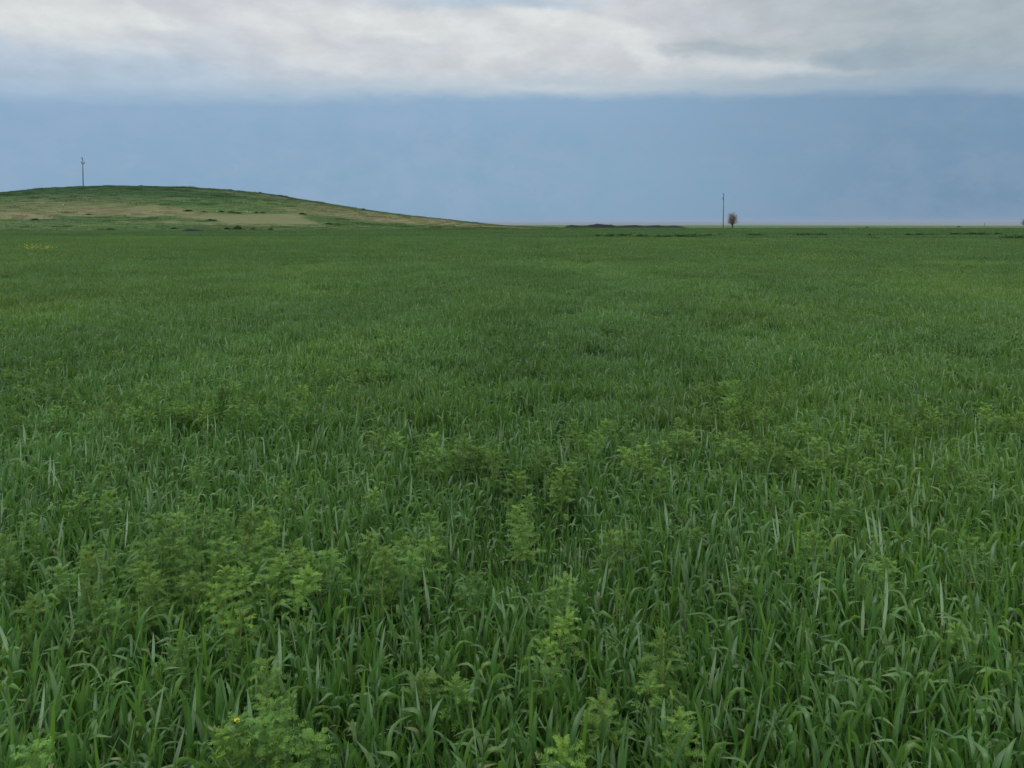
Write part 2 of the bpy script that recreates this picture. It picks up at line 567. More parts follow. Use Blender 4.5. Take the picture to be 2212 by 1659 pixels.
# ------------------------------------------------------------------ one object that scatters its own variants over points
def scatter(name, variants, pts, rot, scl, vi, tint, mats, **props):
    acc = Acc()
    grp = []
    for k, a in enumerate(variants):
        acc.merge(a)
        grp.append(np.full(a.n, k))
    nv = acc.n
    npnt = len(pts)
    acc.add(pts)
    grp = np.concatenate(grp + [np.full(npnt, -1)]).astype(np.int32)
    z = lambda arr, w: np.concatenate([np.zeros((nv, w)), np.asarray(arr, float).reshape(npnt, w)]).astype(np.float32)
    me = acc.mesh(name, mats, extra={
        'grp': ('INT', 'value', grp),
        'vi': ('INT', 'value', np.concatenate([np.zeros(nv), vi]).astype(np.int32)),
        'rot': ('FLOAT_VECTOR', 'vector', z(rot, 3)),
        'scl': ('FLOAT_VECTOR', 'vector', z(scl, 3)),
        'tint': ('FLOAT_COLOR', 'color', z(tint, 4)),
    })
    o = ob(name, me, **props)
    ng = bpy.data.node_groups.new(name + '_scatter', 'GeometryNodeTree')
    ng.interface.new_socket('Geometry', in_out='INPUT', socket_type='NodeSocketGeometry')
    ng.interface.new_socket('Geometry', in_out='OUTPUT', socket_type='NodeSocketGeometry')
    n, l = ng.nodes, ng.links
    gi, go = n.new('NodeGroupInput'), n.new('NodeGroupOutput')

    def attr(nm, ty):
        q = n.new('GeometryNodeInputNamedAttribute')
        q.data_type = ty
        q.inputs['Name'].default_value = nm
        return next(s for s in q.outputs if s.enabled and s.name == 'Attribute')
    g = attr('grp', 'INT')
    cmp_ = n.new('FunctionNodeCompare')
    cmp_.data_type = 'INT'
    cmp_.operation = 'LESS_THAN'
    ia = [s for s in cmp_.inputs if s.enabled]
    l.new(g, ia[0])
    ia[1].default_value = 0
    sep = n.new('GeometryNodeSeparateGeometry')
    sep.domain = 'POINT'
    l.new(gi.outputs[0], sep.inputs[0])
    l.new(cmp_.outputs[0], sep.inputs[1])
    spl = n.new('GeometryNodeSplitToInstances')
    spl.domain = 'POINT'
    l.new(sep.outputs[1], spl.inputs[0])
    l.new(g, spl.inputs['Group ID'])
    mtp = n.new('GeometryNodeMeshToPoints')
    l.new(sep.outputs[0], mtp.inputs[0])
    iop = n.new('GeometryNodeInstanceOnPoints')
    l.new(mtp.outputs[0], iop.inputs['Points'])
    l.new(spl.outputs[0], iop.inputs['Instance'])
    iop.inputs['Pick Instance'].default_value = True
    l.new(attr('vi', 'INT'), iop.inputs['Instance Index'])
    e2r = n.new('FunctionNodeEulerToRotation')
    l.new(attr('rot', 'FLOAT_VECTOR'), e2r.inputs[0])
    l.new(e2r.outputs[0], iop.inputs['Rotation'])
    l.new(attr('scl', 'FLOAT_VECTOR'), iop.inputs['Scale'])
    l.new(iop.outputs[0], go.inputs[0])
    md = o.modifiers.new('scatter', 'NODES')
    md.node_group = ng
    return o


# ------------------------------------------------------------------ field layout
def field_edge(x):
    return 80.0 - 0.15 * np.asarray(x) + (vnoise(x, 0 * np.asarray(x), 9, 77) - 0.5) * 3


# weed-rich areas (world x, y, radius) where the feathery weeds crowd out the wheat
def weedy(x, y):
    n = fbm(x, np.asarray(y) * 0.55, 3.2, 61, 3)
    m = fbm(x, np.asarray(y) * 0.4, 11, 67, 2)
    return np.clip(sstep(0.47, 0.68, n) * (0.35 + 0.9 * sstep(0.35, 0.65, m)), 0, 1)


def wheat_tint(x, y):
    k = len(x)
    ye = 0.5 + (fbm(x, np.asarray(y) * 0.6, 2.0, 71) - 0.5) * 1.2 + (fbm(x, np.asarray(y) * 0.4, 13, 73) - 0.5) * 1.3
    ye = np.clip(ye + rng.normal(0, 0.08, k), 0, 1)
    br = np.clip(0.5 + (fbm(x, np.asarray(y) * 0.5, 1.6, 79) - 0.5) * 1.1 + rng.normal(0, 0.07, k), 0, 1)
    return np.stack([ye, br, np.zeros(k), np.ones(k)], 1)


def wheat_h(x, y):
    h = 0.90 + 0.28 * fbm(x, np.asarray(y) * 0.7, 1.5, 83) + 0.12 * (fbm(x, y, 7, 89) - 0.5)
    hole = sstep(0.70, 0.80, fbm(x, np.asarray(y) * 0.6, 1.1, 91, 2))
    return 0.84 * h * (1 - 0.25 * hole)


def jgrid(x0, x1, y0, y1, step, keep, jit=0.5):
    xs = np.arange(x0, x1, step)
    ys = np.arange(y0, y1, step)
    X, Y = np.meshgrid(xs, ys)
    X = X.ravel() + rng.uniform(-jit, jit, X.size) * step
    Y = Y.ravel() + rng.uniform(-jit, jit, Y.size) * step
    k = keep(X, Y)
    return X[k], Y[k]


def build_wheat():
    wedge = lambda X, Y, m: (np.abs(X) < m + 0.76 * np.maximum(Y, 0))
    variants = []
    NEAR, MID, FAR = 26, 9, 7
    for _ in range(NEAR):
        a = Acc()
        tiller(a, 0, 0)
        variants.append(a)
    for _ in range(MID):                                   # patches 0.6 m across
        a = Acc()
        for _ in range(165):
            tiller(a, *rng.uniform(-0.3, 0.3, 2), n=5, cross=1, nl=(3, 5), wmul=1.0, H=rng.uniform(0.9, 1.12), stem=False, bloom_glint=0.8)
        variants.append(a)
    for _ in range(FAR):                                   # patches 1.5 m across
        a = Acc()
        for _ in range(420):
            tiller(a, *rng.uniform(-0.8, 0.8, 2), n=3, cross=1, nl=(3, 4), wmul=1.5, H=rng.uniform(0.85, 1.12), stem=False, bloom_glint=0.35)
        variants.append(a)
    P, RT, SC, VI = [], [], [], []
    # near: single tillers, thinning where weeds stand
    X, Y = jgrid(-9, 9, -0.7, 6.3, 0.038, lambda x, y: wedge(x, y, 2.6) & (y < 6 + 0.3 * np.sin(3 * x)), 0.6)
    keep = rng.random(len(X)) > 0.35 * weedy(X, Y)
    X, Y = X[keep], Y[keep]
    h = wheat_h(X, Y) * rng.uniform(0.86, 1.12, len(X))
    w = rng.uniform(0.85, 1.15, len(X))
    P.append(np.stack([X, Y, np.full(len(X), -0.01)], 1))
    RT.append(np.stack([rng.normal(0, 0.10, len(X)), rng.normal(0.03, 0.10, len(X)), rng.uniform(0, 6.28, len(X))], 1))
    SC.append(np.stack([h * w, h * w, h], 1))
    VI.append(rng.integers(0, NEAR, len(X)))
    # middle distance patches
    X, Y = jgrid(-32, 32, 6.1, 30, 0.42, lambda x, y: wedge(x, y, 4))
    h = wheat_h(X, Y) * rng.uniform(0.92, 1.08, len(X))
    P.append(np.stack([X, Y, np.full(len(X), -0.01)], 1))
    RT.append(np.stack([rng.normal(0, 0.05, len(X)), rng.normal(0, 0.05, len(X)), rng.uniform(0, 6.28, len(X))], 1))
    SC.append(np.stack([np.full(len(X), .88), np.full(len(X), .88), h], 1))
    VI.append(NEAR + rng.integers(0, MID, len(X)))
    # far patches
    X, Y = jgrid(-90, 90, 29.8, 95, 1.15, lambda x, y: wedge(x, y, 6) & (y < field_edge(x)))
    h = wheat_h(X, Y) * rng.uniform(0.95, 1.05, len(X))
    P.append(np.stack([X, Y, np.full(len(X), -0.02)], 1))
    RT.append(np.stack([0 * X, 0 * X, rng.uniform(0, 6.28, len(X))], 1))
    SC.append(np.stack([np.ones(len(X)), np.ones(len(X)), h], 1))
    VI.append(NEAR + MID + rng.integers(0, FAR, len(X)))
    P, RT, SC, VI = map(np.concatenate, (P, RT, SC, VI))
    T = wheat_tint(P[:, 0], P[:, 1])
    T[:, 1] = np.clip(T[:, 1] - 0.26 * (VI >= NEAR + MID) - 0.08 * ((VI >= NEAR) & (VI < NEAR + MID)), 0, 1)   # shade between leaves, missing in the coarser clumps, painted into their tint
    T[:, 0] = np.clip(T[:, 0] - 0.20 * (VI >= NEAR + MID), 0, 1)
    print('wheat instances', len(P))
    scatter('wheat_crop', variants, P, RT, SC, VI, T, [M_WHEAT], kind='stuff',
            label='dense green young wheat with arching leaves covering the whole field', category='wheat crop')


build_wheat()


def build_meadow():
    variants = []
    for _ in range(6):
        a = Acc()
        for _ in range(260):
            ox, oy = rng.uniform(-1.3, 1.3, 2)
            ribbon(a, (ox, oy, 0), rng.uniform(0, 6.28), rng.uniform(0.18, 0.42), rng.uniform(0.02, 0.04), rng.uniform(0, 0.3), rng.uniform(0.4, 1.6),
                   n=2, cross=1, own=rng.random(), twist=rng.normal(0, 0.8))
        variants.append(a)
    X, Y = jgrid(-190, 190, 55, 235, 1.75, lambda x, y: (np.abs(x) < 12 + 0.72 * y) & (y > field_edge(x)) &
                 ~((y > 150) & (hill_z(x, np.maximum(y, 142)) > 0.3) & (x < 30)))
    keep = rng.random(len(X)) < np.where(Y > 160, 0.6, 1.0)
    X, Y = X[keep], Y[keep]
    h = rng.uniform(0.6, 1.05, len(X)) * (0.65 + 0.7 * fbm(X * 0.4, Y, 5, 97))
    k = len(X)
    ye = np.clip(0.62 + (fbm(X * 0.3, Y, 9, 101) - 0.5) * 1.3 + rng.normal(0, 0.1, k), 0, 1)
    br = np.clip(0.55 + (fbm(X * 0.3, Y, 6, 103) - 0.5) * 1.2 + rng.normal(0, 0.1, k), 0, 1)
    T = np.stack([ye, br, 0.25 * sstep(0.62, 0.75, fbm(X * 0.2, Y, 8, 107)), np.ones(k)], 1)
    scatter('meadow_grass', variants, np.stack([X, Y, 0 * X], 1), np.stack([0 * X, 0 * X, rng.uniform(0, 6.28, k)], 1),
            np.stack([np.ones(k), np.ones(k), h], 1), rng.integers(0, 6, k), T, [M_FAR], kind='stuff',
            label='rougher lighter green grass between the wheat edge and the hill foot', category='grass')
    print('meadow', k)
    # turf on the hill
    variants = []
    for _ in range(5):
        a = Acc()
        for _ in range(150):
            ox, oy = rng.uniform(-1.3, 1.3, 2)
            ribbon(a, (ox, oy, -0.05), rng.uniform(0, 6.28), rng.uniform(0.12, 0.36), rng.uniform(0.025, 0.05), rng.uniform(0, 0.4), rng.uniform(0.5, 1.7),
                   n=2, cross=1, own=rng.random(), twist=rng.normal(0, 0.8))
        variants.append(a)
    X, Y = jgrid(-215, 26, 148, 258, 1.5, lambda x, y: (np.abs(x) < 20 + 0.72 * y) & (hill_z(x, y) > 0.02))
    D = hill_dry(X, Y)
    keep = (rng.random(len(X)) > D * 0.75) & (in_quad(X, Y, _rect) < 0.3)
    X, Y, D = X[keep], Y[keep], D[keep]
    k = len(X)
    L = hill_light(X, Y)
    T = np.stack([np.clip(L + rng.normal(0, 0.15, k), 0, 1), np.clip(0.35 + 0.4 * L + rng.normal(0, 0.15, k), 0, 1), D, np.ones(k)], 1)
    lump = sstep(0.72, 0.9, vnoise(X, Y, 3.0, 111))
    h = rng.uniform(0.6, 1.2, k) * (0.7 + 1.4 * lump)
    scatter('hill_grass', variants, np.stack([X, Y, hill_z(X, Y)], 1), np.stack([0 * X, 0 * X, rng.uniform(0, 6.28, k)], 1),
            np.stack([np.ones(k), np.ones(k), h], 1), rng.integers(0, 5, k), T, [M_HILLG], kind='stuff',
            label='green and straw coloured grass growing over the low hill', category='grass')
    print('hill grass', k)


build_meadow()


# ------------------------------------------------------------------ feathery weeds
def feather_leaf(acc, base, az, L, th0, th1, own, npin=8, nsub=4):
    """A twice-divided leaf: rachis, pinnae and their narrow lobes."""
    n = 7
    s = np.linspace(0, 1, n + 1)
    th = th0 + (th1 - th0) * s ** 1.2
    thm = 0.5 * (th[1:] + th[:-1])
    r = np.concatenate([[0], np.cumsum(np.sin(thm) * L / n)])
    z = np.concatenate([[0], np.cumsum(np.cos(thm) * L / n)])
    ca, sa = math.cos(az), math.sin(az)
    P = np.stack([base[0] + r * ca, base[1] + r * sa, base[2] + z], 1)
    side = np.array((-sa, ca, 0.0))
    w = 0.0011 * (1 - 0.7 * s)[:, None]
    V = np.stack([P - side * w, P + side * w], 1).reshape(-1, 3)
    i = np.arange(n)[:, None] * 2
    acc.add(V, np.concatenate([i, i + 1, i + 3, i + 2], 1), col=np.tile((0.3, own, 0.2, 1), (len(V), 1)))
    VV, TT, CC = [], [], []
    k = 0

    def spike(p, d, nrm, ln, wd, al):
        nonlocal k
        q = np.cross(d, nrm)
        VV.extend((p - q * wd, p + q * wd, p + d * ln))
        TT.append((k, k + 1, k + 2))
        CC.extend([(al, own, 0.2, 1)] * 3)
        k += 3
    for j in range(npin):
        f = 0.12 + 0.86 * (j + rng.uniform(-0.2, 0.2)) / npin
        p = np.array([np.interp(f, s, P[:, c]) for c in range(3)])
        a = np.interp(f, s, th)
        T = np.array((math.sin(a) * ca, math.sin(a) * sa, math.cos(a)))
        N_ = np.cross(T, side)
        ln = L * 0.21 * (math.sin(math.pi * (0.18 + 0.72 * f)) ** 0.8) * rng.uniform(0.8, 1.15)
        for sg in (-1, 1):
            d = 0.55 * T + sg * side * 0.8 + N_ * rng.normal(-0.05, 0.22)
            d /= np.linalg.norm(d)
            nr = N_ + 0.3 * rng.normal(0, 1, 3)
            nr -= d * nr.dot(d)
            nr /= np.linalg.norm(nr)
            spike(p, d, nr, ln, 0.0008, f)
            q = np.cross(d, nr)
            for i2 in range(nsub):
                g = 0.2 + 0.75 * i2 / nsub
                pp = p + d * ln * g
                l2 = ln * 0.46 * (1 - 0.5 * g) * rng.uniform(0.8, 1.3)
                for s2 in (-1, 1):
                    dd = 0.7 * d + s2 * q * 0.75 + nr * rng.normal(0, 0.25)
                    dd /= np.linalg.norm(dd)
                    spike(pp, dd, nr, l2, 0.00085, min(1, f + 0.2 * g))
    acc.add(VV, None, TT, CC)


def weed_variant(kind):
    """stem, foliage, flower parts of one feathery weed about 0.68 m tall"""
    H = rng.uniform(0.46, 0.54)
    st, fo, fl = Acc(), Acc(), Acc()
    lean = rng.normal(0, 0.035, 2)
    cx = lambda z: (lean[0] * (z / H) ** 2, lean[1] * (z / H) ** 2)
    zs = np.linspace(0, H, 9)
    tube(st, [(*cx(z), z) for z in zs], np.linspace(0.0036, 0.0014, 9), n=6)
    phi = rng.uniform(0, 6.28)
    for j in range(rng.integers(13, 17)):                  # spaced fronds up the stem
        f = rng.uniform(0, 1)
        z = H * (0.50 + 0.34 * f)
        phi += 2.4 + rng.normal(0, 0.2)
        feather_leaf(fo, (*cx(z), z), phi, rng.uniform(0.075, 0.11), 0.85 - 0.2 * f + rng.normal(0, 0.1), rng.uniform(1.7, 2.4), 0.1 + 0.5 * rng.random(), npin=11, nsub=3)
    for j in range(rng.integers(13, 18)):                  # the crowded top, arching out like a parasol
        f = j / 16
        z = H * (0.85 + 0.14 * f)
        phi += 2.4 + rng.normal(0, 0.2)
        feather_leaf(fo, (*cx(z), z), phi, rng.uniform(0.065, 0.088) * (1.05 - 0.35 * f), 0.65 - 0.35 * f + rng.normal(0, 0.08), rng.uniform(1.7, 2.3) - 0.3 * f,
                     0.35 + 0.45 * rng.random(), npin=11, nsub=3)
    for j in range(7):                                     # young leaves at the tip
        phi += 2.4
        feather_leaf(fo, (*cx(H), H * 0.985), phi, rng.uniform(0.022, 0.034), 0.1 + 0.3 * rng.random(), rng.uniform(0.7, 1.4), 1.0, npin=6, nsub=2)
    # side shoots
    for j in range(rng.integers(1, 4)):
        z0 = H * rng.uniform(0.45, 0.8)
        az = rng.uniform(0, 6.28)
        L = rng.uniform(0.07, 0.13)
        b = np.array((*cx(z0), z0))
        tip = b + np.array((math.cos(az) * L * 0.55, math.sin(az) * L * 0.55, L * 0.85))
        tube(st, [b, b * 0.45 + tip * 0.55 + np.array((0, 0, -0.01)), tip], [0.002, 0.0016, 0.001], n=5)
        for q in range(9):
            f = q / 8
            p = b + (tip - b) * (0.35 + 0.65 * f)
            feather_leaf(fo, p, rng.uniform(0, 6.28), 0.055 - 0.02 * f, 0.5 - 0.3 * f, 1.6 - 0.7 * f, rng.random() * 0.6 + 0.4 * f, npin=7, nsub=3)
    # bud cluster, or open yellow flowers
    top = np.array((*cx(H), H))
    n = {'flower': 13, 'mass': 26}.get(kind, 12)
    for _ in range(n):
        d = rng.normal(0, 1, 3)
        d[2] = abs(d[2]) * 0.8
        d /= np.linalg.norm(d)
        rr = rng.uniform(0.004, 0.011) if kind == 'flower' else rng.uniform(0.002, 0.009)
        c = top + d * rr
        sz = rng.uniform(0.0020, 0.0034) if kind == 'flower' else rng.uniform(0.0014, 0.0024)
        if kind == 'mass':
            c = top + rng.normal(0, 1, 3) * np.array((0.10, 0.10, 0.05)) - np.array((0, 0, 0.03))
            sz = rng.uniform(0.007, 0.011)
        if kind != 'bud':                                  # four petals round a centre
            a0 = rng.uniform(0, 6.28)
            u = np.cross(d, (0.3, 0.5, 0.8))
            u /= np.linalg.norm(u)
            v = np.cross(d, u)
            V, T = [], []
            for m in range(4):
                a = a0 + m * math.pi / 2
                e = math.cos(a) * u + math.sin(a) * v
                g = -math.sin(a) * u + math.cos(a) * v
                k = len(V)
                V += [c, c + e * sz * 1.1 + g * sz * 0.7 + d * 0.001, c + e * sz * 1.9 + d * 0.0015, c + e * sz * 1.1 - g * sz * 0.7 + d * 0.001]
                T += [(k, k + 1, k + 2), (k, k + 2, k + 3)]
            fl.add(V, None, T)
        else:
            V = [c + d * sz, c - d * sz] + [c + sz * (math.cos(a) * np.cross(d, (1, .1, .2)) + math.sin(a) * np.cross(d, np.cross(d, (1, .1, .2)))) for a in (0, 1.57, 3.14, 4.71)]
            T = [(0, 2, 3), (0, 3, 4), (0, 4, 5), (0, 5, 2), (1, 3, 2), (1, 4, 3), (1, 5, 4), (1, 2, 5)]
            fl.add(V, None, T)
    return (H, st.mesh('weed_stem', [M_STEM]), fo.mesh('weed_foliage', [M_WEED]),
            fl.mesh('weed_flowers', [M_YELLOW if kind != 'bud' else M_BUD]))


WV = [weed_variant('bud') for _ in range(9)]
WF = [weed_variant('flower') for _ in range(2)]
WM = [weed_variant('mass') for _ in range(2)]


def weed_proto(v, kind):
    root = bpy.data.objects.new('feathery_weed', None)
    COL.objects.link(root)
    root.empty_display_size = 0.1
    ob('stem', v[1], root)
    ob('foliage', v[2], root)
    ob('flower_head' if kind != 'bud' else 'bud_cluster', v[3], root)
    return root


_protos = {}
USED = []


def place_weed(x, y, h, label, group=None, kind='bud'):
    lst = {'flower': WF, 'mass': WM}.get(kind, WV)
    k = int(rng.integers(0, len(lst)))
    key = (kind, k)
    if key not in _protos:
        root = weed_proto(lst[k], kind)
        _protos[key] = root
    else:
        src = _protos[key]
        root = src.copy()
        COL.objects.link(root)
        for ch in src.children:
            c = ch.copy()
            c.parent = root
            COL.objects.link(c)
        for q in ('label', 'group', 'category'):
            if q in root:
                del root[q]
    s = h / lst[k][0]
    root.location = (x, y, 0)
    w = s * rng.uniform(0.95, 1.25)
    root.scale = (w, w, s)
    root.rotation_euler = (rng.normal(0, 0.05), rng.normal(0, 0.05), rng.uniform(0, 6.28))
    root['label'] = label
    root['category'] = 'weed'
    if group:
        root['group'] = group
    USED.append((x, y))
    return root


def weeds():
    G = 'feathery weeds standing in the wheat'
    own = [  # px, py of the tip, height, label, kind
        (528, 1548, 0.66, 'feathery weed with a bright yellow flower head, in the lower left clump', 'flower'),
        (588, 1440, 0.70, 'tall feathery weed at the back of the lower left clump, behind the yellow flower', 'bud'),
        (630, 1472, 0.69, 'bushy feathery weed just behind and right of the yellow flower head', 'bud'),
        (575, 1535, 0.66, 'feathery weed in the middle of the lower left clump, right beside the yellow flower', 'bud'),
        (655, 1560, 0.64, 'pale feathery weed at the right edge of the lower left clump', 'bud'),
        (505, 1600, 0.62, 'feathery weed below the yellow flower at the bottom of the lower left clump', 'bud'),
        (590, 1605, 0.62, 'feathery weed cut by the bottom edge inside the lower left clump', 'bud'),
        (1228, 1598, 0.64, 'lone feathery weed at the bottom edge, just right of the middle', 'bud'),
        (1492, 1588, 0.66, 'feathery weed with a yellowing top at the bottom edge, right of centre', 'bud'),
        (1168, 1412, 0.66, 'single flat-topped feathery weed in the central foreground wheat', 'bud'),
        (1416, 1405, 0.68, 'bushy feathery weed in the foreground, right of the flat-topped one', 'bud'),
        (1326, 1508, 0.64, 'short feathery weed between two taller ones in the central foreground', 'bud'),
        (1012, 1458, 0.62, 'sparse feathery weed half hidden in wheat, left of the flat-topped one', 'bud'),
        (915, 1452, 0.61, 'small feathery weed sunk in wheat between the lower left clump and the centre', 'bud'),
        (1198, 1325, 0.65, 'slender feathery weed standing right behind the flat-topped one', 'bud'),
        (512, 1338, 0.64, 'thin feathery weed in open wheat between the two large left clumps', 'bud'),
        (42, 1606, 0.66, 'bright yellow-green weed in the bottom left corner', 'bud'),
        (378, 1400, 0.60, 'low feathery weed in open wheat left of the lower left clump', 'bud'),
        (2066, 1358, 0.60, 'small yellow-green weed alone in the wheat near the right edge', 'bud'),
        (1595, 1262, 0.62, 'small feathery weed alone in the wheat right of centre', 'bud'),
        (1455, 1490, 0.60, 'low feathery weed just below the bushy one right of centre', 'bud'),
        (1002, 1258, 0.66, 'slim feathery weed in the middle wheat just below the large left clump', 'bud'),
    ]
    for px, py, h, lb, kd in own:
        h *= 0.715
        place_weed(*at(px, py, h), h, lb, None, kd)
    clump = [(430, 1072), (378, 1108), (412, 1118), (452, 1112), (350, 1130), (538, 1102), (520, 1120), (588, 1128), (560, 1150), (200, 1165), (340, 1170),
             (310, 1178), (410, 1178), (385, 1195), (498, 1170), (470, 1190), (592, 1190), (575, 1215), (680, 1178), (640, 1200), (705, 1205), (778, 1168), (742, 1190),
             (842, 1172), (860, 1190), (930, 1122), (905, 1158), (890, 1190), (290, 1205), (225, 1190), (450, 1215), (535, 1200), (230, 1280), (255, 1295),
             (500, 1262), (480, 1245), (330, 1235), (405, 1240), (820, 1215), (610, 1245), (545, 1240), (300, 1250), (950, 1150)]
    for px, py in clump:
        h = rng.uniform(0.45, 0.53)
        place_weed(*at(px, py, h), h, 'feathery weed packed into the large clump left of centre', 'feathery weeds of the large left clump')
    loose = [(90, 1115), (155, 1072), (232, 1072), (50, 1290), (1128, 1095), (1112, 1085), (1145, 1110), (1330, 1140), (1345, 1160), (1180, 1250), (1010, 985), (1030, 970),
             (1085, 958), (1060, 985), (1000, 960), (850, 935), (930, 980), (915, 965), (1285, 930), (1295, 915), (1270, 945), (1730, 920), (1745, 945), (1700, 930),
             (1650, 885), (1665, 892), (1780, 975), (2030, 880), (2000, 890), (2060, 895), (2020, 875), (2140, 878), (2150, 890), (2190, 885), (2185, 905),
             (1505, 905), (1480, 930), (1560, 945), (1600, 930), (1640, 960), (1690, 965), (1720, 980), (1760, 1000), (1820, 960), (1880, 940), (1930, 900), (1960, 915),
             (180, 860), (240, 850), (215, 875), (110, 825), (80, 812), (130, 838), (330, 940), (300, 950), (20, 880), (45, 905), (200, 1010), (420, 1010), (1210, 1000),
             (1250, 985), (1100, 1010), (1160, 960), (1380, 960), (1400, 1000), (1440, 960), (1550, 1020), (1900, 1010), (2080, 1000), (2120, 1030), (2180, 1060),
             (1820, 1080), (1650, 1060), (780, 1060), (620, 1040), (2100, 1180), (1900, 1200), (1760, 1150), (1480, 1150), (60, 1200), (120, 1240), (30, 1150)]
    loose += [(x + rng.normal(0, 22), y + rng.normal(0, 10)) for x, y in loose if y < 1010]
    far = []
    while len(far) < 115:
        px, py = rng.uniform(-20, 2230), 700 + 190 * rng.random() ** 0.9
        x, y = at(px, py, 0.66)
        if float(weedy(np.array([x]), np.array([y]))[0]) > 0.25 + 0.6 * rng.random():
            far.append((px, py))
    for px, py in loose:
        h = rng.uniform(0.43, 0.50)
        place_weed(*at(px, py, h), h, 'feathery weed rising singly above the wheat, outside the large clump', G)
    for px, py in far:
        h = rng.uniform(0.42, 0.48)
        place_weed(*at(px, py, h), h, 'feathery weed showing as a small pale tuft in the middle distance', 'far feathery weeds in the middle distance')
    # the yellow flowering plants far off to the left
    for k, (px, py) in enumerate([(56, 531), (64, 533), (75, 529), (97, 532), (104, 530), (112, 534)]):
        x, y = at(px, py, 0.6)
        place_weed(x, y, rng.uniform(0.55, 0.65), 'yellow flowering weed in the small bright patch far off at the left', 'yellow flowering weeds in the far left patch', 'mass')
    # the rest, further off than can be told apart
    variants = []
    for _ in range(5):
        a = Acc()
        for _ in range(7):
            ox, oy = rng.normal(0, 0.22, 2)
            h = rng.uniform(0.38, 0.47)
            for j in range(13):
                f = j / 12
                z = h * (0.45 + 0.55 * f)
                az = j * 2.4 + rng.normal(0, 0.3)
                for dd in (-0.35, 0, 0.35):
                    ribbon(a, (ox, oy, z), az + dd, (0.095 - 0.04 * f) * rng.uniform(0.7, 1.1), 0.009, 0.6 - 0.3 * f, 1.7 - 0.7 * f, n=2, cross=1,
                           own=rng.random(), wp=0.4)
        variants.append(a)
    X, Y = jgrid(-62, 62, 8.5, 70, 0.60, lambda x, y: (np.abs(x) < 4 + 0.74 * y) & (y < field_edge(x) - 1))
    W = weedy(X, Y)
    keep = rng.random(len(X)) < 0.85 * W ** 1.2 + 0.05 + 0.12 * sstep(25, 50, Y)
    X, Y = X[keep], Y[keep]
    k = len(X)
    T = np.stack([np.clip(rng.normal(0.55, 0.22, k), 0, 1), np.clip(rng.normal(0.5, 0.18, k), 0, 1), np.zeros(k), np.ones(k)], 1)
    hh = rng.uniform(0.85, 1.08, k) * (1 - 0.12 * sstep(25, 50, Y))
    scatter('weed_cover', variants, np.stack([X, Y, 0 * X], 1), np.stack([0 * X, 0 * X, rng.uniform(0, 6.28, k)], 1),
            np.stack([np.ones(k), np.ones(k), hh], 1), rng.integers(0, 5, k), T, [M_WEEDI], kind='stuff',
            label='soft yellow-green weeds blending into the distant wheat', category='weeds')
    print('weed cover', k, 'weeds', len(USED))


weeds()


# ------------------------------------------------------------------ tussocks and shrubs along the field margin and hill foot
def tussock_mesh(nb, w, h, name, bushy=False):
    a = Acc()
    for _ in range(nb):
        r = abs(rng.normal(0, 0.42))
        t = rng.uniform(0, 6.28)
        ox, oy = w * 0.5 * r * math.cos(t), w * 0.3 * r * math.sin(t)
        k = max(0.25, 1 - 0.75 * r ** 1.5)
        L = h * k * rng.uniform(0.6, 1.25)
        z0 = 0 if not bushy else rng.uniform(0, 0.6) * h * k
        ribbon(a, (ox, oy, z0 - 0.03), rng.uniform(0, 6.28), L if not bushy else L * 0.45, rng.uniform(0.03, 0.07) * (1.6 if bushy else 1), rng.uniform(0, 0.5),
               rng.uniform(0.5, 2.0), n=4, cross=1, own=rng.random(), twist=rng.normal(0, 1))
    return a.mesh(name, [M_TUSS])


TM = [tussock_mesh(520, 2.2, 0.85, 'tussock') for _ in range(4)]
BM = [tussock_mesh(900, 2.0, 1.0, 'shrub', True) for _ in range(4)]


def clump(name, meshes, x, y, z, wid, hei, label, cat, group=None):
    o = ob(name, meshes[int(rng.integers(0, len(meshes)))])
    o.location = (x, y, z)
    o.scale = (wid, wid * 0.8, hei)
    o.rotation_euler = (0, 0, rng.uniform(-0.4, 0.4) + (math.pi if rng.random() < .5 else 0))
    o['label'] = label
    o['category'] = cat
    if group:
        o['group'] = group
    return o


